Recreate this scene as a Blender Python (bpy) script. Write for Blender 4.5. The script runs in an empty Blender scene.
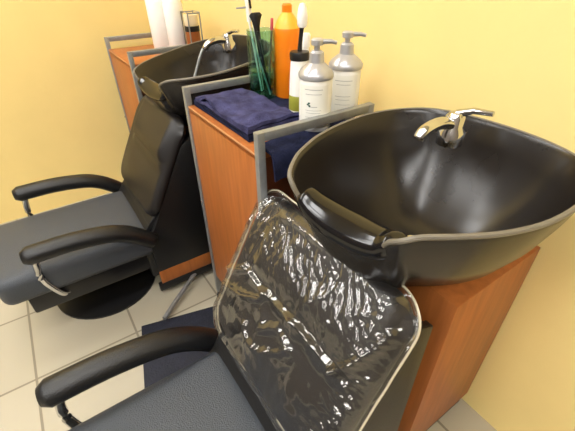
import bpy, bmesh, math, random
from mathutils import Vector, Matrix, noise
random.seed(7)
scene = bpy.context.scene
COL = scene.collection
PI = math.pi

# ------------------------------------------------------------------ helpers
def srgb(r, g, b):
    f = lambda c: (c/255/12.92 if c/255 <= .04045 else ((c/255+.055)/1.055)**2.4)
    return (f(r), f(g), f(b), 1)

def link(o, parent=None):
    COL.objects.link(o)
    if parent is not None:
        o.parent = parent
    return o

def obj(name, bm, mat, parent=None, smooth=True, angle=40):
    bmesh.ops.recalc_face_normals(bm, faces=bm.faces[:])
    me = bpy.data.meshes.new(name)
    bm.to_mesh(me); bm.free()
    me.materials.append(mat)
    if smooth:
        for p in me.polygons: p.use_smooth = True
        try: me.set_sharp_from_angle(angle=math.radians(angle))
        except Exception: pass
    return link(bpy.data.objects.new(name, me), parent)

def thing(name, label, cat, loc=(0, 0, 0), rotz=0, group=None):
    o = bpy.data.objects.new(name, None)
    o.empty_display_size = .05
    COL.objects.link(o)
    o.location = loc; o.rotation_euler = (0, 0, rotz)
    return tag(o, label, cat, group)

def tag(o, label, cat, group=None):
    o['label'] = label; o['category'] = cat
    if group: o['group'] = group
    return o

def struct(o):
    o['kind'] = 'structure'
    return o

def dup(root, loc, label):
    r = root.copy(); COL.objects.link(r); r.location = loc; r['label'] = label
    for ch in list(root.children):
        c = ch.copy(); COL.objects.link(c); c.parent = r
        for g in list(ch.children):
            d = g.copy(); COL.objects.link(d); d.parent = c
    return r

def box(bm, x0, x1, y0, y1, z0, z1, bev=0, seg=2):
    r = bmesh.ops.create_cube(bm, size=1)
    vs = r['verts']
    for v in vs:
        v.co = Vector(((x0+x1)/2+v.co.x*(x1-x0), (y0+y1)/2+v.co.y*(y1-y0), (z0+z1)/2+v.co.z*(z1-z0)))
    if bev:
        es = list({e for v in vs for e in v.link_edges})
        bmesh.ops.bevel(bm, geom=es, offset=bev, segments=seg, profile=.5, affect='EDGES')
    return bm

def newbox(*a, **k):
    return box(bmesh.new(), *a, **k)

def lathe(bm, prof, cx=0, cy=0, n=40, mat=None):
    """prof: list of (r, z)."""
    rings = []
    for r, z in prof:
        if r <= 1e-6:
            rings.append([bm.verts.new((cx, cy, z))])
        else:
            rings.append([bm.verts.new((cx+r*math.cos(2*PI*i/n), cy+r*math.sin(2*PI*i/n), z)) for i in range(n)])
    for a, b in zip(rings, rings[1:]):
        for i in range(n):
            j = (i+1) % n
            if len(a) == 1 and len(b) == 1: continue
            if len(a) == 1: bm.faces.new((a[0], b[i], b[j]))
            elif len(b) == 1: bm.faces.new((a[i], a[j], b[0]))
            else: bm.faces.new((a[i], a[j], b[j], b[i]))
    if mat is not None:
        for rg in rings:
            for v in rg: v.co = mat @ v.co
    return bm

def cat_rom(pts, n=8, closed=False):
    P = [Vector(p) for p in pts]; out = []
    m = len(P)
    rng = range(m if closed else m-1)
    for i in rng:
        if closed:
            p0, p1, p2, p3 = P[(i-1) % m], P[i], P[(i+1) % m], P[(i+2) % m]
        else:
            p0, p1, p2, p3 = P[max(i-1, 0)], P[i], P[i+1], P[min(i+2, m-1)]
        for k in range(n):
            t = k/n
            out.append(.5*((2*p1)+(p2-p0)*t+(2*p0-5*p1+4*p2-p3)*t*t+(3*p1-p0-3*p2+p3)*t**3))
    if not closed: out.append(P[-1].copy())
    return out

def tube(bm, pts, r, n=12, closed=False, flat=1.0):
    """sweep; r is a number or one radius per point; flat squashes the second axis."""
    P = [Vector(p) for p in pts]; m = len(P)
    rr = r if isinstance(r, (list, tuple)) else [r]*m
    up = Vector((0, 0, 1)); rings = []
    for i in range(m):
        if closed: t = P[(i+1) % m]-P[(i-1) % m]
        else: t = P[min(i+1, m-1)]-P[max(i-1, 0)]
        t.normalize()
        a = up.cross(t)
        if a.length < .05: a = Vector((1, 0, 0)).cross(t)
        a.normalize(); b = t.cross(a)
        rings.append([bm.verts.new(P[i]+a*rr[i]*math.cos(2*PI*k/n)+b*rr[i]*flat*math.sin(2*PI*k/n)) for k in range(n)])
    for i in range(m if closed else m-1):
        A, B = rings[i], rings[(i+1) % m]
        for k in range(n):
            bm.faces.new((A[k], A[(k+1) % n], B[(k+1) % n], B[k]))
    if not closed:
        bm.faces.new(rings[0][::-1]); bm.faces.new(rings[-1])
    return bm

def prism(bm, poly, x0, x1, bev=0):
    """poly in (y, z), extruded along x."""
    a = [bm.verts.new((x0, y, z)) for y, z in poly]; b = [bm.verts.new((x1, y, z)) for y, z in poly]
    n = len(poly)
    bm.faces.new(a[::-1]); bm.faces.new(b)
    for i in range(n): bm.faces.new((a[i], a[(i+1) % n], b[(i+1) % n], b[i]))
    if bev: bmesh.ops.bevel(bm, geom=bm.edges[:], offset=bev, segments=2, profile=.5, affect='EDGES')
    return bm

# ------------------------------------------------------------------ materials
def mat(name, col, rough=.5, metal=0, spec=.5, coat=0, noise_amt=0, noise_scale=30, bump=0, bump_scale=200, stretch=None, trans=0, ior=1.45, coat_rough=.05):
    m = bpy.data.materials.new(name); m.use_nodes = True
    nt = m.node_tree; b = nt.nodes['Principled BSDF']
    b.inputs['Base Color'].default_value = col
    b.inputs['Roughness'].default_value = rough
    b.inputs['Metallic'].default_value = metal
    b.inputs['Specular IOR Level'].default_value = spec
    b.inputs['Coat Weight'].default_value = coat
    b.inputs['Coat Roughness'].default_value = coat_rough
    b.inputs['Transmission Weight'].default_value = trans
    b.inputs['IOR'].default_value = ior
    tc = nt.nodes.new('ShaderNodeTexCoord'); mp = nt.nodes.new('ShaderNodeMapping')
    nt.links.new(tc.outputs['Object'], mp.inputs['Vector'])
    if stretch: mp.inputs['Scale'].default_value = stretch
    if noise_amt:
        nz = nt.nodes.new('ShaderNodeTexNoise'); nz.inputs['Scale'].default_value = noise_scale; nz.inputs['Detail'].default_value = 5
        nt.links.new(mp.outputs['Vector'], nz.inputs['Vector'])
        rp = nt.nodes.new('ShaderNodeValToRGB')
        rp.color_ramp.elements[0].position = .3; rp.color_ramp.elements[1].position = .7
        rp.color_ramp.elements[0].color = tuple(max(0, c*(1-noise_amt)) for c in col[:3])+(1,)
        rp.color_ramp.elements[1].color = tuple(min(1, c*(1+noise_amt)) for c in col[:3])+(1,)
        nt.links.new(nz.outputs['Fac'], rp.inputs['Fac']); nt.links.new(rp.outputs['Color'], b.inputs['Base Color'])
    if bump:
        n2 = nt.nodes.new('ShaderNodeTexNoise'); n2.inputs['Scale'].default_value = bump_scale; n2.inputs['Detail'].default_value = 3
        bp = nt.nodes.new('ShaderNodeBump'); bp.inputs['Strength'].default_value = bump; bp.inputs['Distance'].default_value = .004
        nt.links.new(mp.outputs['Vector'], n2.inputs['Vector'])
        nt.links.new(n2.outputs['Fac'], bp.inputs['Height']); nt.links.new(bp.outputs['Normal'], b.inputs['Normal'])
    return m

def leather(name, col, rough, scale=260, bump=.5):
    m = bpy.data.materials.new(name); m.use_nodes = True
    nt = m.node_tree; b = nt.nodes['Principled BSDF']
    b.inputs['Base Color'].default_value = col; b.inputs['Roughness'].default_value = rough
    tc = nt.nodes.new('ShaderNodeTexCoord'); v = nt.nodes.new('ShaderNodeTexVoronoi'); v.inputs['Scale'].default_value = scale
    bp = nt.nodes.new('ShaderNodeBump'); bp.inputs['Strength'].default_value = bump; bp.inputs['Distance'].default_value = .002
    nt.links.new(tc.outputs['Object'], v.inputs['Vector']); nt.links.new(v.outputs['Distance'], bp.inputs['Height'])
    nt.links.new(bp.outputs['Normal'], b.inputs['Normal'])
    return m

def clear(name, tint, gloss_rough=.03, ior=1.5, haze=0.0, haze_col=(.8, .8, .8, 1)):
    """thin clear sheet: tinted transparency with a fresnel gloss on both faces."""
    m = bpy.data.materials.new(name); m.use_nodes = True
    nt = m.node_tree; nt.nodes.clear()
    out = nt.nodes.new('ShaderNodeOutputMaterial'); tr = nt.nodes.new('ShaderNodeBsdfTransparent'); gl = nt.nodes.new('ShaderNodeBsdfGlossy')
    lw = nt.nodes.new('ShaderNodeLayerWeight'); lw.inputs['Blend'].default_value = .5
    pw = nt.nodes.new('ShaderNodeMath'); pw.operation = 'POWER'; pw.inputs[1].default_value = 3.2
    fr = nt.nodes.new('ShaderNodeMath'); fr.operation = 'MULTIPLY_ADD'; fr.inputs[1].default_value = .85; fr.inputs[2].default_value = ior
    nt.links.new(lw.outputs['Facing'], pw.inputs[0]); nt.links.new(pw.outputs[0], fr.inputs[0])
    mx = nt.nodes.new('ShaderNodeMixShader')
    tr.inputs['Color'].default_value = tint; gl.inputs['Roughness'].default_value = gloss_rough
    last = tr.outputs[0]
    if haze:
        df = nt.nodes.new('ShaderNodeBsdfDiffuse'); df.inputs['Color'].default_value = haze_col
        m2 = nt.nodes.new('ShaderNodeMixShader'); m2.inputs[0].default_value = haze
        nt.links.new(tr.outputs[0], m2.inputs[1]); nt.links.new(df.outputs[0], m2.inputs[2]); last = m2.outputs[0]
    nt.links.new(fr.outputs[0], mx.inputs[0]); nt.links.new(last, mx.inputs[1]); nt.links.new(gl.outputs[0], mx.inputs[2])
    nt.links.new(mx.outputs[0], out.inputs['Surface'])
    return m

def emit(name, col, s):
    m = bpy.data.materials.new(name); m.use_nodes = True
    nt = m.node_tree; nt.nodes.clear()
    out = nt.nodes.new('ShaderNodeOutputMaterial'); e = nt.nodes.new('ShaderNodeEmission')
    e.inputs['Color'].default_value = col; e.inputs['Strength'].default_value = s
    nt.links.new(e.outputs[0], out.inputs['Surface'])
    return m

def tile_mat():
    m = bpy.data.materials.new('floor_tile'); m.use_nodes = True
    nt = m.node_tree; b = nt.nodes['Principled BSDF']; b.inputs['Roughness'].default_value = .35
    tc = nt.nodes.new('ShaderNodeTexCoord'); br = nt.nodes.new('ShaderNodeTexBrick')
    br.offset = 0; br.inputs['Scale'].default_value = 1; br.inputs['Brick Width'].default_value = .33; br.inputs['Row Height'].default_value = .33
    br.inputs['Mortar Size'].default_value = .004
    br.inputs['Color1'].default_value = srgb(176, 168, 148); br.inputs['Color2'].default_value = srgb(170, 162, 142); br.inputs['Mortar'].default_value = srgb(128, 120, 102)
    nt.links.new(tc.outputs['Object'], br.inputs['Vector']); nt.links.new(br.outputs['Color'], b.inputs['Base Color'])
    return m

WALL = mat('yellow_paint', srgb(242, 217, 146), .7, spec=.2, noise_amt=.02, noise_scale=6, bump=.08, bump_scale=120)
PALE = mat('taupe_paint', srgb(112, 104, 96), .8)
CEIL = mat('ceiling_paint', srgb(232, 232, 230), .9)
TILE = tile_mat()
TRIM = mat('trim_paint', srgb(222, 205, 160), .5)
WOOD = mat('orange_wood', srgb(162, 95, 46), .38, noise_amt=.16, noise_scale=7, stretch=(9, 9, .9), spec=.4)
WOODE = mat('wood_edge', srgb(198, 142, 92), .5)
SHADEWOOD = mat('shaded_wood', srgb(92, 48, 26), .4, noise_amt=.25, noise_scale=7, stretch=(9, 9, .9))  # cabinet wood with the shade on its sides put into the colour
STEEL = mat('brushed_steel', srgb(150, 152, 152), .42, metal=.6, noise_amt=.08, noise_scale=60)
CHROME = mat('chrome', srgb(205, 205, 205), .12, metal=1)
BLACKP = mat('black_plastic', srgb(22, 22, 23), .35)
BASIN = mat('grey_black_basin', srgb(33, 29, 26), .25, spec=.55, noise_amt=.10, noise_scale=9)
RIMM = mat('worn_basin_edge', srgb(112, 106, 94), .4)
RUBBER = mat('black_rubber', srgb(14, 13, 15), .14, spec=.6)
VINYL = leather('black_vinyl', srgb(17, 17, 18), .42, 300, .25)
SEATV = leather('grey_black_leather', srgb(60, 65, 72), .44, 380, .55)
PADV = leather('back_pad_vinyl', srgb(20, 16, 15), .45, 300, .2)
LITEDGE = mat('lit_cover_edge', srgb(196, 186, 160), .4)  # cream tone holds the light caught along the clear cover's edge
TOWEL = mat('navy_towel', srgb(64, 64, 98), .95, spec=.1, noise_amt=.42, noise_scale=34, bump=1.0, bump_scale=260)
TOWELD = mat('dark_navy_towel', srgb(34, 38, 62), .95, spec=.1, noise_amt=.28, noise_scale=45, bump=1.0, bump_scale=260)
MATM = mat('navy_black_mat', srgb(26, 29, 42), .7, noise_amt=.3, noise_scale=50, bump=.5, bump_scale=150)
WHITEP = mat('white_plastic', srgb(240, 239, 234), .35)
LABEL = mat('cream_label', srgb(232, 231, 222), .5)
INK = mat('grey_ink', srgb(150, 150, 146), .6)
LEAF = mat('dark_green_ink', srgb(40, 80, 70), .6)
SILVER = mat('silver_plastic', srgb(184, 184, 188), .3, metal=.5)
ORANGE = mat('orange_plastic', srgb(240, 130, 20), .3, spec=.5)
ORANGEHI = mat('orange_highlight', srgb(246, 178, 62), .35)  # yellow tone stands for the highlight on the orange bottle's shoulder
AMBER = mat('brown_plastic', srgb(150, 84, 40), .4)
CREAM = mat('cream_plastic', srgb(240, 222, 186), .4)
OLIVE = mat('olive_liquid', srgb(150, 150, 60), .3)
PINK = mat('pink_plastic', srgb(200, 90, 96), .4)
BRIS = mat('black_bristles', srgb(18, 17, 17), .8, noise_amt=.4, noise_scale=300, stretch=(1, 1, .1))
FILM = clear('clear_film', (.95, .95, .95, 1), .11, .11, .012, (.75, .73, .68, 1))
GLASS = clear('teal_glass', (.72, .89, .85, 1), .02, .045)
FLUID = clear('teal_liquid', (.70, .88, .82, 1), .02, .01)

# ------------------------------------------------------------------ camera (recovered from the photograph)
CAM = (1.0446, -.3441, 1.1443); YAW, PITCH, ROLL, FPX = -.979, .6123, -.0101, 365.4
cd = bpy.data.cameras.new('camera'); cam = bpy.data.objects.new('camera', cd); COL.objects.link(cam)
fw = Vector((math.sin(YAW)*math.cos(PITCH), math.cos(YAW)*math.cos(PITCH), -math.sin(PITCH)))
rt = Vector((math.cos(YAW), -math.sin(YAW), 0)); up = rt.cross(fw)
r2 = rt*math.cos(ROLL)+up*math.sin(ROLL); u2 = -rt*math.sin(ROLL)+up*math.cos(ROLL)
cam.matrix_world = Matrix(((r2.x, u2.x, -fw.x, CAM[0]), (r2.y, u2.y, -fw.y, CAM[1]), (r2.z, u2.z, -fw.z, CAM[2]), (0, 0, 0, 1)))
cd.sensor_width = 36; cd.lens = 36*FPX/575; cd.clip_start = .01
scene.camera = cam

# ------------------------------------------------------------------ room
X0, X1, Y0, Y1, ZC = -1.12, 2.6, -3.2, .45, 2.5
struct(obj('floor', newbox(X0-.1, X1+.1, Y0-.1, Y1+.1, -.1, 0), TILE, smooth=False))
struct(obj('ceiling', newbox(X0-.1, X1+.1, Y0-.1, Y1+.1, ZC, ZC+.1), CEIL, smooth=False))
struct(obj('wall_back', newbox(X0-.1, X1+.1, Y1, Y1+.1, 0, ZC), WALL, smooth=False))
struct(obj('wall_left', newbox(X0-.1, X0, -1.3, Y1, 0, ZC), WALL, smooth=False))
struct(obj('wall_left', newbox(X0-.1, X0, Y0, -1.3, 0, ZC), PALE, smooth=False))
struct(obj('wall_right', newbox(X1, X1+.1, Y0, Y1, 0, ZC), PALE, smooth=False))
struct(obj('wall_front', newbox(X0-.1, X1+.1, Y0-.1, Y0, 0, ZC), PALE, smooth=False))

LAMP = emit('lamp_diffuser', (1, .985, .96, 1), 15.5)
for ly, wy in ((-.62, 'closest to the basin wall'), (-1.7, 'midway along the room'), (-2.75, 'away from the basins')):
    for lx, wx in ((-.78, 'in the left wall row'), (.75, 'in the middle row'), (2.1, 'in the right wall row')):
        t = thing('ceiling_light', 'white ceiling light panel '+wx+', '+wy, 'ceiling light', (lx, ly, ZC-.03), PI/2, 'ceiling light panels')
        f = bmesh.new()
        for a in ((-.47, .47, -.26, -.24), (-.47, .47, .24, .26), (-.47, -.45, -.24, .24), (.45, .47, -.24, .24)):
            box(f, *a, 0, .029)
        obj('frame', f, WHITEP, t, smooth=False)
        obj('diffuser', newbox(-.45, .45, -.24, .24, .008, .02), LAMP, t, smooth=False)

# ------------------------------------------------------------------ cabinet
CW, CD_, CH, CT = .425, .335, .851, .80
def make_cabinet(loc, label):
    t = thing('storage_cabinet', label, 'cabinet', loc, 0, 'wooden storage cabinets')
    b = bmesh.new()
    box(b, .019, CW-.019, .022, CD_-.004, .11, CT-.018)
    obj('body', b, SHADEWOOD, t, smooth=False)
    obj('top_board', newbox(.019, CW-.019, .004, CD_-.002, CT-.018, CT, bev=.0015), WOOD, t)
    pn = obj('front_panel', newbox(.019, CW-.019, .004, .022, .125, CT-.006, bev=.0012), WOOD, t)
    ed = bmesh.new()
    box(ed, .019, CW-.019, .0035, .0215, CT-.007, CT-.001, bev=.001)
    obj('edge_banding', ed, WOODE, pn)
    w = .018
    for x in (0, CW-w):
        f = bmesh.new()
        box(f, x, x+w, 0, w, .03, CH, bev=.0015); box(f, x, x+w, CD_-w, CD_, .03, CH, bev=.0015)
        box(f, x, x+w, w, CD_-w, CH-.02, CH, bev=.0015); box(f, x, x+w, w, CD_-w, .07, .09, bev=.0015)
        fr = obj('side_frame', f, STEEL, t)
        s = bmesh.new(); lathe(s, [(0, -.004), (.004, -.004), (.004, 0), (0, 0)], n=16)
        for v in s.verts: v.co = Vector((x+w/2+v.co.x, v.co.z, .47+v.co.y))
        obj('screw', s, CHROME, fr)
        for y in (w/2, CD_-w/2):
            ft = bmesh.new(); lathe(ft, [(0, 0), (.012, 0), (.012, .012), (.008, .018), (.008, .031), (0, .031)], x+w/2, y, 20)
            obj('foot', ft, BLACKP, t)
    return t
cab = make_cabinet((0, 0, 0), 'orange wood cabinet with steel side frames carrying pump bottles and navy towels')
dup(cab, (-1.0, 0, 0), 'orange wood cabinet with steel side frames by the left wall, beyond the far basin')

# ------------------------------------------------------------------ shampoo basin
def make_bowl(loc, label, glare=False):
    t = thing('shampoo_basin', label, 'basin', loc, 0, 'black shampoo basins')
    cx = 0
    half = [(0, -.022, .796), (-.045, -.024, .80), (-.073, -.028, .822), (-.088, -.036, .848), (-.105, -.030, .862), (-.137, .005, .867), (-.163, .045, .867),
            (-.190, .098, .866), (-.210, .168, .866), (-.214, .25, .869), (-.198, .325, .870), (-.150, .382, .874), (-.08, .405, .876), (0, .41, .877)]
    pts = half+[(-x, y, z) for x, y, z in half[-2:0:-1]]
    wide = {.045: (.056, -.018, .800), .073: (.086, -.008, .822), .088: (.104, -.014, .846), .105: (.122, -.014, .860)}
    pts = [wide.get(round(p[0], 3), p) if p[0] > 0 else p for p in pts]
    rim = cat_rom(pts, 5, True)
    n = len(rim)
    c = Vector((0, .20, 0))
    def ring(s, z_of):
        return [Vector((c.x+(p.x-c.x)*s, c.y+(p.y-c.y)*s+(1-s)*.02, z_of(p))) for p in rim]
    bm = bmesh.new(); rings = []
    # inside from bottom to rim, over the lip and down the outside
    prof_in = [(.10, .655), (.28, .66), (.45, .675), (.60, .70), (.74, .735), (.85, .775), (.93, .815)]
    for s, z in prof_in:
        rings.append([bm.verts.new(q) for q in ring(s, lambda p, z=z, s=s: min(z + (p.z-.865)*max(0, (s-.3)/.7), p.z-.004))])
    rings.append([bm.verts.new(q) for q in ring(.975, lambda p: p.z-.010)])
    rings.append([bm.verts.new(q) for q in ring(.995, lambda p: p.z-.002)])
    rings.append([bm.verts.new(q) for q in ring(1.0, lambda p: p.z-.001)])
    rings.append([bm.verts.new(q) for q in ring(1.012, lambda p: p.z-.001)])
    rings.append([bm.verts.new(q) for q in ring(1.018, lambda p: p.z-.006)])
    rings.append([bm.verts.new(q) for q in ring(1.012, lambda p: p.z-.016)])
    for s, z in [(.97, .815), (.89, .765), (.77, .715), (.60, .675), (.42, .645), (.2, .635)]:
        rings.append([bm.verts.new(q) for q in ring(s, lambda p, z=z, s=s: min(z + (p.z-.865)*max(0, (s-.3)/.7), p.z-.020))])
    for A, B in zip(rings, rings[1:]):
        for i in range(n): bm.faces.new((A[i], A[(i+1) % n], B[(i+1) % n], B[i]))
    bm.faces.new(rings[0][::-1]); bm.faces.new(rings[-1])
    basin = obj('basin', bm, BASIN, t, angle=80)
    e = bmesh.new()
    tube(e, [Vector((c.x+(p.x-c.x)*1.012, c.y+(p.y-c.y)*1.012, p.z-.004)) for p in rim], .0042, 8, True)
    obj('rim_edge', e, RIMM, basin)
    # neck cushion: a rubber saddle lying in the dip
    nb = bmesh.new()
    path = cat_rom([(-.086, -.020, .832), (-.062, -.016, .812), (-.03, -.012, .800), (.005, -.010, .796), (.04, -.012, .798), (.072, -.016, .808), (.092, -.022, .830)], 6)
    path = [Vector((p.x+.010, p.y+.20*p.x+.010, p.z+.002)) for p in path]
    rr = [.013+.023*math.sin(PI*i/(len(path)-1))**.5 for i in range(len(path))]
    tube(nb, path, rr, 16, flat=.75)
    obj('neck_rest', nb, RUBBER, t, angle=80)
    d = bmesh.new(); lathe(d, [(0, .662), (.018, .662), (.024, .666), (.026, .662), (.026, .652), (0, .652)], 0, .21, 28)
    obj('drain', d, CHROME, t)
    # mixer tap on the rear deck
    tp = obj('tap', lathe(bmesh.new(), [(0, .845), (.026, .845), (.026, .872), (.018, .882), (.018, .90), (.012, .908), (0, .91)], -.045, .315, 28), CHROME, t)
    sp = bmesh.new(); tube(sp, cat_rom([(-.045, .31, .885), (-.047, .27, .895), (-.05, .235, .888), (-.052, .222, .872)], 5), [.012]*15+[.010], 14)
    obj('spout', sp, CHROME, tp)
    lv = bmesh.new(); tube(lv, [(-.045, .315, .905), (-.02, .33, .915), (.015, .335, .918)], [.008, .006, .005], 10)
    obj('lever', lv, CHROME, tp)
    hs = bmesh.new() if glare else None
    if glare: tube(hs, cat_rom([(-.075, .30, .868), (-.09, .27, .885), (-.096, .225, .86), (-.095, .17, .78), (-.09, .13, .72)], 6), .0055, 10)  # added thin tube standing for a line of glare in the basin
    if glare: obj('glare_line', hs, STEEL, t)
    # wooden pedestal with a black plinth
    pd = bmesh.new(); box(pd, -.15, .15, .15, .44, .07, .645, bev=.002)
    ped = obj('pedestal', pd, WOOD, t)
    obj('plinth', newbox(-.14, .14, .165, .44, 0, .07), BLACKP, ped, smooth=False)
    return t
bowl = make_bowl((.702, -.004, -.008), 'black shampoo basin with rubber neck rest above the plastic-wrapped chair back')
fb = make_bowl((-.265, 0, -.022), 'black shampoo basin in the far corner, beyond the towel cabinet, with an added glare line', True)
for ch in fb.children:
    if ch.name.split('.')[0] != 'pedestal':
        ch.matrix_local = Matrix.Translation((0, .03, .845)) @ Matrix.Rotation(math.radians(7.5), 4, 'X') @ Matrix.Translation((0, -.03, -.845)) @ ch.matrix_local

# ------------------------------------------------------------------ chair
RO = Vector((0, -.165, .40)); RT = Vector((0, .185, .35)).normalized(); RN = Vector((0, -RT.z, RT.y))   # recline frame of the back
def rrect(a, b, hw, t0, t1, rad):
    """map the unit square to a rounded rectangle (s, t); returns point and edge distance share."""
    rho = max(abs(a), abs(b))
    if rho < 1e-9: return 0, (t0+t1)/2, 0
    hh = (t1-t0)/2
    dx, dy = a/rho*hw, b/rho*hh
    ax, ay = abs(dx), abs(dy)
    k = 1.0
    ix, iy = hw-rad, hh-rad
    if ax > ix and ay > iy:
        # ray hits the rounded corner
        A = ax*ax+ay*ay; B = -2*(ax*ix+ay*iy); Cc = ix*ix+iy*iy-rad*rad
        k = (-B+math.sqrt(max(0, B*B-4*A*Cc)))/(2*A)
    return dx*k*rho, (t0+t1)/2+dy*k*rho, rho

def sm(x, a, b):
    x = min(1, max(0, (x-a)/(b-a))); return x*x*(3-2*x)

def pad_height(s, t):
    """front of the padded back above its board: a bulging head pad in the upper part, a U seam round it."""
    h = .0
    # head pad: rises from the seam at t=.20, crown at .25, rolls back to the top
    inx = sm(s, -.165, -.105)*(1-sm(s, .185, .215))
    prof = sm(t, .150, .240)*(1-.72*sm(t, .24, .385))
    h += .024*inx*prof
    h += -.014*sm(t, .26, .385)*(1-inx)
    # lumbar swell
    h += .012*math.exp(-((t-.09)/.07)**2)*math.exp(-(s/.17)**4)
    # seam groove
    h -= .005*math.exp(-((t-.197)/.006)**2)*inx
    h -= .005*math.exp(-((s+.148)/.006)**2)*sm(t, .19, .21)
    return h

def shell(hw, t0, t1, rad, N, front, edge_r, back, wrinkle=None, closed=True):
    bm = bmesh.new(); V = {}
    for i in range(N+1):
        for j in range(N+1):
            a = -1+2*i/N; b = -1+2*j/N
            # pack the grid towards the edge so the roll is smooth
            s, t, rho = rrect(a, b, hw, t0, t1, rad)
            d = (1-rho)*min(hw, (t1-t0)/2)
            h = front+pad_height(s, t)
            if d < edge_r: h -= (edge_r-math.sqrt(max(0, edge_r**2-(edge_r-d)**2)))
            if wrinkle: h += wrinkle(s, t)*sm(d, 0, .02)
            V[i, j] = bm.verts.new(RO+Vector((s, 0, 0))+RT*t+RN*h)
    for i in range(N):
        for j in range(N): bm.faces.new((V[i, j], V[i+1, j], V[i+1, j+1], V[i, j+1]))
    loop = [(i, 0) for i in range(N)]+[(N, j) for j in range(N)]+[(N-i, N) for i in range(N)]+[(0, N-j) for j in range(N)]
    prev = [V[q] for q in loop]
    m = len(prev)
    for dz, k in back:
        nxt = []
        for q, v0 in zip(loop, [V[q] for q in loop]):
            p = v0.co-RO
            s = p.x; t = p.dot(RT); h = p.dot(RN)
            cs, ct = 0, (t0+t1)/2
            off = k
            dirv = Vector((s, t-ct)).normalized()
            w = .0
            if wrinkle: w = .004*noise.noise(Vector((s*30, t*30, dz*40)))
            nxt.append(bm.verts.new(RO+Vector((s+dirv.x*(off+w), 0, 0))+RT*(t+dirv.y*(off+w))+RN*(dz)))
        for i in range(m): bm.faces.new((prev[i], prev[(i+1) % m], nxt[(i+1) % m], nxt[i]))
        prev = nxt
    if closed: bm.faces.new(prev)
    return bm, loop, V

def make_chair(loc, label):
    t = thing('shampoo_chair', label, 'chair', loc, 0, 'black shampoo chairs')
    bm, _, _ = shell(.220, -.018, .362, .055, 60, -.008, .02, [(-.035, .001), (-.05, -.012)])
    obj('backrest', bm, PADV, t, angle=80)
    # rear body closing the space behind the reclined back, with wood strip and black rail near the floor
    poly = [(-.178, .13), (-.178, .30), (-.145, .345), (.0, .62), (.045, .65), (.085, .63), (.085, .13)]
    for nm, xa, xb in (('side_panel', -.206, -.189), ('side_panel', .198, .215)):
        p = bmesh.new(); prism(p, poly, xa, xb, .003)
        sp = obj(nm, p, VINYL, t)
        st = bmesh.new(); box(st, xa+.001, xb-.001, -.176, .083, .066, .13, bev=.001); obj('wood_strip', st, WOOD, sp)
        rl = bmesh.new(); box(rl, xa-.002, xb+.002, -.19, .09, .03, .066, bev=.004); obj('bottom_rail', rl, BLACKP, sp)
    bp = bmesh.new(); prism(bp, [(.066, .05), (.066, .62), (.084, .62), (.084, .05)], -.189, .198); obj('rear_panel', bp, VINYL, t, smooth=False)
    gs = bmesh.new(); prism(gs, [(-.20, .10), (-.20, .30), (-.165, .345), (-.12, .40), (-.06, .40), (-.06, .10)], -.188, .197, .006); obj('lumbar_filler', gs, VINYL, t)
    # seat cushion
    st = bmesh.new(); box(st, -.185, .215, -.66, -.155, .215, .325, bev=.035, seg=5)
    bmesh.ops.subdivide_edges(st, edges=[e for e in st.edges if e.calc_length() > .2], cuts=10, use_grid_fill=True)
    for v in st.verts:
        if v.co.z > .30:
            v.co.z += .018*math.cos((v.co.x-.015)/.2*PI/2)*math.cos((v.co.y+.41)/.26*PI/2)
    obj('seat', st, SEATV, t, angle=80)
    sb = bmesh.new(); box(sb, -.19, .19, -.60, -.16, .14, .225, bev=.01); obj('seat_base', sb, BLACKP, t)
    pl = obj('pedestal_column', lathe(bmesh.new(), [(0, .02), (.04, .02), (.035, .14), (0, .14)], 0, -.36, 28), CHROME, t)
    obj('floor_plate', lathe(bmesh.new(), [(0, .0), (.20, .0), (.20, .008), (.05, .03), (0, .03)], 0, -.36, 40), BLACKP, t)
    for sx in (-1, 1):
        ar = bmesh.new()
        x = sx*.222
        path = cat_rom([(x, -.165, .29), (x, -.20, .325), (x, -.25, .362), (x, -.31, .385), (x, -.42, .40), (x, -.55, .40)], 5)
        tube(ar, path, [.022]+[.034]*(len(path)-2)+[.022], 14, flat=.85)
        a = obj('armrest', ar, VINYL, t, angle=80)
        ap = bmesh.new(); tube(ap, cat_rom([(x*.98, -.52, .385), (x*.98, -.53, .30), (x*.9, -.50, .20), (x*.8, -.48, .18)], 5), .011, 12)
        obj('arm_post', ap, CHROME, a)
    lv = bmesh.new(); tube(lv, cat_rom([(.21, -.04, .045), (.25, -.09, .04), (.30, -.16, .03), (.35, -.225, .022)], 5), .009, 12)
    obj('recline_lever', lv, STEEL, t)
    return t
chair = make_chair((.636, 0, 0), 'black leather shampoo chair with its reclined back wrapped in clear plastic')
dup(chair, (-.335, 0, 0), 'black shampoo chair with unwrapped back, on the far side of the towel cabinet')

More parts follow.
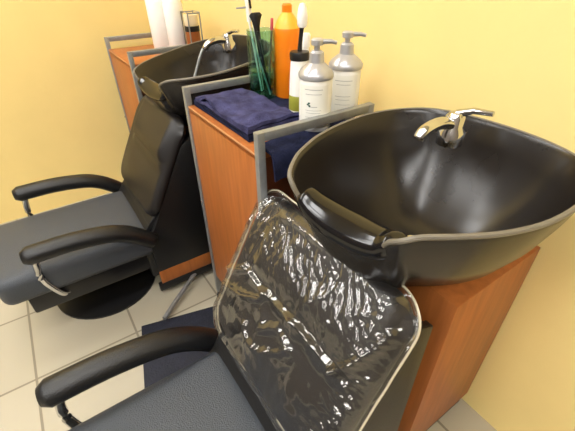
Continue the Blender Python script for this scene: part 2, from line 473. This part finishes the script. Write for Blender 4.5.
# ------------------------------------------------------------------ clear plastic cover over the chair back
def seg_dist(p, a, b):
    ab = b-a; t = max(0, min(1, (p-a).dot(ab)/ab.dot(ab))); return (p-a-ab*t).length
CREASES = [
    ([(-.234, .143), (-.205, .150), (-.176, .165), (-.150, .185), (-.137, .204), (-.139, .24), (-.136, .282)], .008, .006),
    ([(-.140, .200), (-.07, .194), (-.005, .197), (.06, .203), (.103, .202), (.166, .196)], .013, .006),
    ([(.166, .196), (.185, .225), (.196, .249), (.208, .28), (.212, .31)], .009, .006),
    ([(-.205, .107), (-.16, .122), (-.12, .135), (-.066, .165), (-.043, .20)], .008, .005),
    ([(-.073, .092), (-.068, .08), (-.045, .072), (-.027, .076), (.0, .082), (.013, .093)], .006, .006),
    ([(-.022, .120), (-.005, .138), (.011, .15), (.035, .150), (.057, .142)], .006, .008),
    ([(.02, .10), (.045, .12), (.058, .142)], .004, .005),
    ([(-.19, .30), (-.175, .33), (-.155, .35), (-.14, .375)], .005, .007),
    ([(-.165, .27), (-.15, .31), (-.12, .34), (-.08, .352), (-.02, .357), (.05, .36)], .004, .007),
    ([(-.06, .19), (-.03, .12), (-.02, .06), (0, .02)], .003, .010),
    ([(.10, .20), (.09, .12), (.11, .05)], .003, .012),
    ([(-.20, .06), (-.17, .03), (-.12, .02)], .004, .007),
    ([(.05, .205), (.06, .25), (.085, .29)], .003, .006),
]
CR = [([Vector(p) for p in L], h, w) for L, h, w in CREASES]
def film_wrinkle(s, t):
    p = Vector((s, t)); h = .004
    for L, hh, w in CR:
        d = min(seg_dist(p, L[i], L[i+1]) for i in range(len(L)-1))
        if d < 4*w: h += 1.35*hh*math.exp(-(d/(1.25*w))**2)
    # crinkles: short slanting gathers, strongest across the top of the head pad
    band = math.exp(-((t-.302)/.055)**2)*sm(s, -.16, -.10)
    q = s*.80+t*.60; r = -s*.60+t*.80
    q += .010*noise.noise(Vector((s*22, t*22, 1.3)))
    cr = noise.noise(Vector((q*92, r*30, 3.1)))+.55*noise.noise(Vector((q*180, r*70, 7.7)))
    h += .0056*band*cr
    h += .0024*(1-band)*noise.noise(Vector((s*55, t*38, 5.0)))
    h += .0050*noise.noise(Vector((s*14, t*17, 9.0)))
    # corner gathers
    cg = math.exp(-(((s+.19)/.035)**2+((t-.33)/.06)**2))
    h += .011*cg*noise.noise(Vector((s*90, t*45, 2.0)))
    rs = math.exp(-((s-.20)/.03)**2)
    h += .006*rs*noise.noise(Vector((s*60, t*110, 4.0)))
    return max(h, .0005)
bm, loop, V = shell(.232, -.030, .372, .058, 170, -.004, .022, [(-.020, .002), (-.032, .002)], film_wrinkle, closed=False)
for v in bm.verts: v.co += Vector((.631, 0, 0))
cover = obj('plastic_cover', bm, FILM, None, angle=180)
tag(cover, 'crinkled clear plastic cover stretched over the near black chair back', 'plastic cover')
# gathered hem round the cover
hem = bmesh.new()
hp = []
for a in range(0, len(loop), 6):
    pass
NB = 160
for i in range(NB):
    ang = i/NB*4
    sd = int(ang); f = ang-sd
    a, b = [(-1+2*f, -1), (1, -1+2*f), (1-2*f, 1), (-1, 1-2*f)][sd]
    s, t, _ = rrect(a, b, .235, -.033, .373, .060)
    hp.append(RO+Vector((.631+s, 0, 0))+RT*t+RN*(-.031+.003*noise.noise(Vector((s*25, t*25, 0)))))
tube(hem, hp, .0021, 8, True)
obj('hem', hem, LITEDGE, cover)

# ------------------------------------------------------------------ floor mat
mm = bmesh.new(); box(mm, -.30, .30, -.15, .15, 0, .010, bev=.004)
mo = obj('floor_mat', mm, MATM); mo.location = (.315, -.235, 0); mo.rotation_euler = (0, 0, math.radians(-14))
tag(mo, 'dark navy mat on the tiled floor beside the plastic-wrapped chair', 'mat')

# ------------------------------------------------------------------ towels
def ribbon_towel(x0, x1, y0, y1, z0, layers, th, seed, amp=.004):
    """a cloth folded over itself; its fold edges show at the front and back."""
    path = []
    h = th*1.12
    for k in range(layers):
        z = z0+th/2+k*h
        ys = [y0+(y1-y0)*i/14 for i in range(15)]
        if k % 2: ys.reverse()
        path += [(y, z) for y in ys]
        if k < layers-1:
            ye = ys[-1]; sg = 1 if k % 2 == 0 else -1
            for q in range(1, 5):
                an = -PI/2+PI*q/5
                path.append((ye+sg*(h/2+.002)*math.cos(an), z+h/2+h/2*math.sin(an)))
    nx = 26; bm = bmesh.new(); G = []
    m = len(path)
    for side in (1, -1):
        rows = []
        for i, (y, z) in enumerate(path):
            p0 = path[max(i-1, 0)]; p1 = path[min(i+1, m-1)]
            ty, tz = p1[0]-p0[0], p1[1]-p0[1]; L = math.hypot(ty, tz) or 1
            ny, nz = -tz/L, ty/L
            row = []
            for j in range(nx+1):
                x = x0+(x1-x0)*j/nx
                lift = (z-z0)/(layers*h)
                w = amp*lift*(noise.noise(Vector((x*11, y*11, seed)))+.5*noise.noise(Vector((x*26, y*26, seed+3))))
                sh = .006*lift*noise.noise(Vector((x*9, 0, seed+7)))
                ex = .006*noise.noise(Vector((i*.23, seed, j/nx*2)))*(1 if j in (0, nx) else 0)
                row.append(bm.verts.new((x+ex, y+ny*side*th/2*.92+sh, max(z+nz*side*th/2*.92+w, z0+.0005))))
            rows.append(row)
        G.append(rows)
    A, B = G
    for i in range(m-1):
        for j in range(nx):
            bm.faces.new((A[i][j], A[i][j+1], A[i+1][j+1], A[i+1][j]))
            bm.faces.new((B[i][j], B[i+1][j], B[i+1][j+1], B[i][j+1]))
    for i in range(m-1):
        bm.faces.new((A[i][0], A[i+1][0], B[i+1][0], B[i][0]))
        bm.faces.new((A[i][nx], B[i][nx], B[i+1][nx], A[i+1][nx]))
    for j in range(nx):
        bm.faces.new((A[0][j], B[0][j], B[0][j+1], A[0][j+1]))
        bm.faces.new((A[m-1][j], A[m-1][j+1], B[m-1][j+1], B[m-1][j]))
    return bm
# towel spread under the bottles, its near end hanging over the cabinet side
def spread_towel():
    bm = bmesh.new(); NX, NY = 46, 26
    prof = []
    L0 = .395; Rr = .008; drop = .052
    total = L0+Rr*PI/2+drop
    rows = {0: [], 1: []}
    for side, th in ((0, .0), (1, .0055)):
        for i in range(NX+1):
            u = total*i/NX
            if u < L0: x, z, nx, nz = .035+u, CT+.001, 0, 1
            elif u < L0+Rr*PI/2:
                a = (u-L0)/Rr; x, z, nx, nz = .035+L0+Rr*math.sin(a), CT+.001-Rr+Rr*math.cos(a), math.sin(a), math.cos(a)
            else: x, z, nx, nz = .035+L0+Rr, CT+.001-Rr-(u-L0-Rr*PI/2), 1, 0
            row = []
            for j in range(NY+1):
                y = (.17 if u < .24 else .17-.145*sm(u, .325, .35)) ; y1 = .310
                y = y+(y1-y)*j/NY
                hang = sm(u, L0, total)
                w = .010*hang*(.5+.5*math.sin(y*62+1.2)+.4*noise.noise(Vector((y*30, 0, 2))))
                dz = -.010*hang*noise.noise(Vector((y*16, 5, 1)))
                row.append(bm.verts.new((x+nx*th+w, y, z+nz*th+dz+(.0015*side*(noise.noise(Vector((x*30, y*30, 4)))+1) if not hang else 0))))
            rows[side].append(row)
    A, B = rows[0], rows[1]
    for i in range(NX):
        for j in range(NY):
            bm.faces.new((A[i][j], A[i][j+1], A[i+1][j+1], A[i+1][j])); bm.faces.new((B[i][j], B[i+1][j], B[i+1][j+1], B[i][j+1]))
    for i in range(NX):
        bm.faces.new((A[i][0], A[i+1][0], B[i+1][0], B[i][0])); bm.faces.new((A[i][NY], B[i][NY], B[i+1][NY], A[i+1][NY]))
    for j in range(NY):
        bm.faces.new((A[0][j], B[0][j], B[0][j+1], A[0][j+1])); bm.faces.new((A[NX][j], A[NX][j+1], B[NX][j+1], B[NX][j]))
    return bm
tag(obj('towel', spread_towel(), TOWELD, angle=60), 'dark navy towel spread under the bottles, hanging over the cabinet side', 'towel', 'navy towels on the cabinet')
tag(obj('towel', ribbon_towel(.030, .350, .020, .165, CT+.001, 2, .008, 4.2), TOWELD, angle=60), 'navy towel folded flat at the bottom of the pile on the cabinet', 'towel', 'navy towels on the cabinet')
tag(obj('towel', ribbon_towel(.058, .352, .016, .158, CT+.0215, 2, .0088, 9.1, .024), TOWEL, angle=60), 'navy towel folded thick on top of the pile on the cabinet', 'towel', 'navy towels on the cabinet')

# ------------------------------------------------------------------ bottles on the cabinet
ZT = CT+.0085
IR = Vector((.557, .83, 0))          # direction in which the pump spouts point
def pump_bottle(loc, label, rad, hb, marks):
    t = thing('pump_bottle', label, 'bottle', loc, 0, 'white pump bottles')
    obj('bottle', lathe(bmesh.new(), [(0, 0), (rad*.9, 0), (rad*.98, .004), (rad, .010), (rad, hb-.006), (rad*.97, hb), (0, hb)], n=48), WHITEP, t)
    obj('collar', lathe(bmesh.new(), [(0, hb), (rad*1.04, hb), (rad*1.06, hb+.003), (rad*1.06, hb+.010), (rad*1.0, hb+.013), (rad*.93, hb+.018), (rad*.66, hb+.026), (.017, hb+.032), (.0155, hb+.052), (.011, hb+.056), (0, hb+.056)], n=48), SILVER, t)
    p = bmesh.new(); lathe(p, [(0, hb+.055), (.0065, hb+.055), (.0065, hb+.066), (.013, hb+.067), (.0135, hb+.077), (.010, hb+.080), (0, hb+.080)], n=28)
    pm = obj('pump_head', p, SILVER, t)
    n = bmesh.new(); z = hb+.0735
    tube(n, [Vector((0, 0, z))-IR*.010, IR*.012+Vector((0, 0, z)), IR*.030+Vector((0, 0, z)), IR*.042+Vector((0, 0, z-.003))], [.0055, .0055, .0048, .004], 12)
    obj('nozzle', n, SILVER, pm)
    # printed label wrapped on the camera-side third of the bottle
    lb = bmesh.new()
    a0 = math.radians(-45)-.95; a1 = math.radians(-45)+.95
    def patch(bm, r, aa, ab, za, zb, n=14):
        v = [[bm.verts.new((r*math.cos(aa+(ab-aa)*i/n), r*math.sin(aa+(ab-aa)*i/n), zz)) for i in range(n+1)] for zz in (za, zb)]
        for i in range(n): bm.faces.new((v[0][i], v[0][i+1], v[1][i+1], v[1][i]))
    patch(lb, rad+.0004, a0, a1, .012, hb-.010)
    lo = obj('label', lb, LABEL, t)
    ink = bmesh.new(); mid = (a0+a1)/2
    for zz, w, hh in marks:
        patch(ink, rad+.0008, mid-w, mid+w, zz, zz+hh, 10)
    obj('lettering', ink, INK, lo)
    return t
p1 = pump_bottle((.374, .188, ZT), 'white pump bottle with silver collar, closer of two, leaf mark on label', .0375, .117,
            [(.098, .55, .0012), (.088, .5, .0010), (.060, .25, .0012), (.052, .5, .0008), (.046, .45, .0008), (.036, .5, .0008), (.030, .4, .0008)])
lf = bmesh.new()
a = math.radians(-45)-.32
for k_, (da, dz) in enumerate(((0, 0), (.07, .003), (.10, -.003))):
    ang = a+da
    c0 = Vector((.0388*math.cos(ang), .0388*math.sin(ang), .066+dz)); tg = Vector((-math.sin(ang), math.cos(ang), 0))
    bmv = [lf.verts.new(c0+tg*.0028*math.cos(2*PI*q/12)+Vector((0, 0, .0022*math.sin(2*PI*q/12)))) for q in range(12)]
    lf.faces.new(bmv)
obj('leaf_mark', lf, LEAF, p1, smooth=False)
pump_bottle((.349, .298, ZT), 'white pump bottle with silver collar, standing behind the other by the wall', .0385, .118,
            [(.095, .55, .0012), (.086, .45, .0010), (.058, .5, .0010), (.05, .45, .0008), (.038, .5, .0008)])

# applicator bottle with black cap
t = thing('applicator_bottle', 'slim white bottle with black cap and thin black stem, olive at bottom', 'bottle', (.263, .222, ZT))
obj('bottle', lathe(bmesh.new(), [(0, 0), (.024, 0), (.027, .003), (.0265, .03), (.025, .08), (.0225, .125), (.0215, .132), (0, .132)], n=36), WHITEP, t)
obj('liquid_band', lathe(bmesh.new(), [(.0268, .008), (.0272, .010), (.0270, .030), (.0262, .046), (.0256, .047)], n=36), OLIVE, t)
cp = obj('cap', lathe(bmesh.new(), [(0, .131), (.0235, .131), (.0245, .134), (.0245, .146), (.023, .150), (.008, .151), (0, .151)], n=36), BLACKP, t)
stem = bmesh.new(); tube(stem, [(0, 0, .15), (.001, .001, .17), (.004, .004, .213)], [.006, .005, .0055], 12)
obj('stem', stem, BLACKP, t)
tip = lathe(bmesh.new(), [(0, 0), (.009, .0), (.012, .006), (.0125, .024), (.010, .040), (.006, .049), (0, .051)], n=24)
for v in tip.verts: v.co += Vector((.004, .004, .203))
obj('tip', tip, WHITEP, t)
# small white bottle behind it
t = thing('bottle', 'small white bottle half hidden between the orange bottle and black-capped bottle', 'bottle', (.215, .275, ZT))
obj('body', lathe(bmesh.new(), [(0, 0), (.02, 0), (.022, .003), (.022, .10), (.012, .125), (.010, .15), (0, .15)], n=32), WHITEP, t)
obj('cap', lathe(bmesh.new(), [(0, .148), (.013, .148), (.013, .176), (.010, .18), (0, .18)], n=28), WHITEP, t)
# orange bottle
t = thing('bottle', 'tall orange plastic bottle with highlight-toned shoulder beside the glass jar', 'bottle', (.126, .278, ZT))
obj('body', lathe(bmesh.new(), [(0, 0), (.034, 0), (.0365, .004), (.0365, .165), (.0355, .18), (.034, .184), (0, .184)], n=44), ORANGE, t)
obj('shoulder', lathe(bmesh.new(), [(0, .183), (.0345, .183), (.030, .196), (.022, .209), (.015, .217), (.0125, .221), (0, .221)], n=44), ORANGEHI, t)
obj('cap', lathe(bmesh.new(), [(0, .220), (.0135, .220), (.0135, .236), (.010, .240), (0, .240)], n=28), ORANGE, t)

# glass jar with combs and brushes
JX, JY = .090, .215
t = thing('glass_jar', 'tall teal glass jar of combs and brushes on the cabinet', 'jar', (JX, JY, ZT))
obj('jar', lathe(bmesh.new(), [(0, 0), (.036, 0), (.039, .004), (.039, .176), (.0395, .179), (.038, .180), (.0365, .178), (.0365, .008), (0, .007)], n=48), GLASS, t)
obj('liquid', lathe(bmesh.new(), [(0, .0085), (.0355, .0085), (.0355, .075), (0, .075)], n=48), FLUID, t)
def stick(bm, p0, p1, r0, r1, flat=.4):
    tube(bm, [Vector(p0), Vector(p0).lerp(Vector(p1), .5), Vector(p1)], [r0, (r0+r1)/2, r1], 10, flat=flat)
JZ = ZT+.010
ir = IR; ic = Vector((.83, -.557, 0))        # image-right and towards-camera directions on the plan
def J(a, b, z): return Vector((JX, JY, JZ+z))+ir*a+ic*b
b = bmesh.new(); stick(b, J(.022, .012, .002), J(-.006, .006, .148), .011, .008)
t = thing('tint_brush', 'tint brush with black bristles and dark handle standing in the glass jar', 'brush', (JX, JY, JZ))
def child(name, bm, m, par):
    for v in bm.verts: v.co -= par.location
    return obj(name, bm, m, par)
child('handle', b, BLACKP, t)
b = bmesh.new(); stick(b, J(-.006, .006, .146), J(-.009, .005, .172), .009, .011, .7); child('ferrule', b, BRIS, t)
b = bmesh.new(); tube(b, [J(-.009, .005, .170), J(-.0100, .005, .185), J(-.0110, .005, .204), J(-.0112, .005, .210)], [.012, .017, .019, .013], 14, flat=.6); child('bristles', b, BRIS, t)
t = thing('comb', 'white comb with slim clip standing at the side of the glass jar', 'comb', (JX, JY, JZ))
b = bmesh.new(); stick(b, J(-.005, -.012, .002), J(-.030, -.006, .19), .006, .007); child('handle', b, WHITEP, t)
b = bmesh.new(); stick(b, J(-.030, -.006, .188), J(-.034, -.004, .245), .009, .007, .6); child('head', b, WHITEP, t)
b = bmesh.new(); stick(b, J(-.034, -.004, .222), J(-.062, .0, .220), .0025, .002, 1); child('clip', b, STEEL, t)
t = thing('tail_comb', 'black-tipped stick rising highest out of the glass jar', 'comb', (JX, JY, JZ))
b = bmesh.new(); stick(b, J(.0, -.024, .002), J(-.026, -.020, .22), .004, .005); child('handle', b, WHITEP, t)
b = bmesh.new(); stick(b, J(-.026, -.020, .218), J(-.032, -.018, .290), .006, .004, .7); child('tip', b, BLACKP, t)
t = thing('comb', 'pale blue flat comb leaning low inside the glass jar', 'comb', (JX, JY, JZ))
b = bmesh.new(); stick(b, J(.022, .022, .002), J(-.022, .020, .150), .009, .008, .25); child('spine', b, mat('pale_blue_plastic', srgb(160, 195, 205), .4), t)
t = thing('tail_comb', 'pink-tipped comb standing at the far edge of the glass jar', 'comb', (JX, JY, JZ))
b = bmesh.new(); stick(b, J(.015, -.02, .002), J(.030, -.012, .168), .004, .005); child('handle', b, mat('teal_plastic', srgb(80, 120, 118), .4), t)
b = bmesh.new(); stick(b, J(.030, -.012, .166), J(.032, -.012, .195), .006, .005, .8); child('tip', b, PINK, t)

# ------------------------------------------------------------------ items on the far cabinet
ZF = CT+.001
t = thing('bottle', 'taller white bottle behind the far basin, closer to the left wall', 'bottle', (-.80, .215, ZF))
obj('body', lathe(bmesh.new(), [(0, 0), (.042, 0), (.045, .004), (.045, .20), (.036, .225), (.018, .235), (0, .235)], n=40), WHITEP, t)
obj('cap', lathe(bmesh.new(), [(0, .234), (.020, .234), (.020, .265), (.016, .27), (0, .27)], n=28), WHITEP, t)
t = thing('bottle', 'broad white bottle behind the far basin, next to the brown tub', 'bottle', (-.71, .255, ZF))
obj('body', lathe(bmesh.new(), [(0, 0), (.038, 0), (.041, .004), (.041, .19), (.034, .21), (.016, .22), (0, .22)], n=40), WHITEP, t)
obj('cap', lathe(bmesh.new(), [(0, .219), (.018, .219), (.018, .25), (.014, .255), (0, .255)], n=28), WHITEP, t)
RX, RY = -.635, .30
t = thing('tub_rack', 'small grey wire rack holding brown tubs by the yellow wall', 'rack', (RX, RY, ZF))
fr = bmesh.new()
for y in (-.026, .026):
    tube(fr, [(-.036, y, 0), (-.036, y, .165), (.036, y, .165), (.036, y, 0)], .003, 8)
for z in (.004, .162):
    tube(fr, [(-.036, -.026, z), (-.036, .026, z)], .003, 8); tube(fr, [(.036, -.026, z), (.036, .026, z)], .003, 8)
obj('frame', fr, STEEL, t)
obj('shelf', newbox(-.036, .036, -.026, .026, .002, .006), STEEL, t, smooth=False)
t2 = thing('tub', 'brown tub with black lid under the cream tub in the wire rack', 'tub', (RX, RY, ZF+.0065))
obj('body', lathe(bmesh.new(), [(0, 0), (.028, 0), (.030, .003), (.030, .085), (0, .085)], n=36), AMBER, t2)
obj('lid', lathe(bmesh.new(), [(0, .085), (.031, .085), (.031, .105), (0, .105)], n=36), BLACKP, t2)
t2 = thing('tub', 'cream tub on top of the brown tub in the wire rack', 'tub', (RX, RY, ZF+.112))
obj('body', lathe(bmesh.new(), [(0, 0), (.027, 0), (.029, .003), (.029, .030), (0, .030)], n=36), CREAM, t2)
obj('lid', lathe(bmesh.new(), [(0, .030), (.030, .030), (.030, .042), (0, .042)], n=36), CREAM, t2)

# ------------------------------------------------------------------ world and view
w = bpy.data.worlds.new('world'); scene.world = w; w.use_nodes = True
w.node_tree.nodes['Background'].inputs['Color'].default_value = (.9, .93, 1, 1)
w.node_tree.nodes['Background'].inputs['Strength'].default_value = .3
vs = scene.view_settings
vs.view_transform = 'Standard'; vs.look = 'None'; vs.gamma = 1; vs.use_curve_mapping = False; vs.exposure = 0.0
try:
    scene.cycles.use_denoising = True
    scene.cycles.transparent_max_bounces = 16
    scene.cycles.sample_clamp_indirect = 6
except Exception: pass
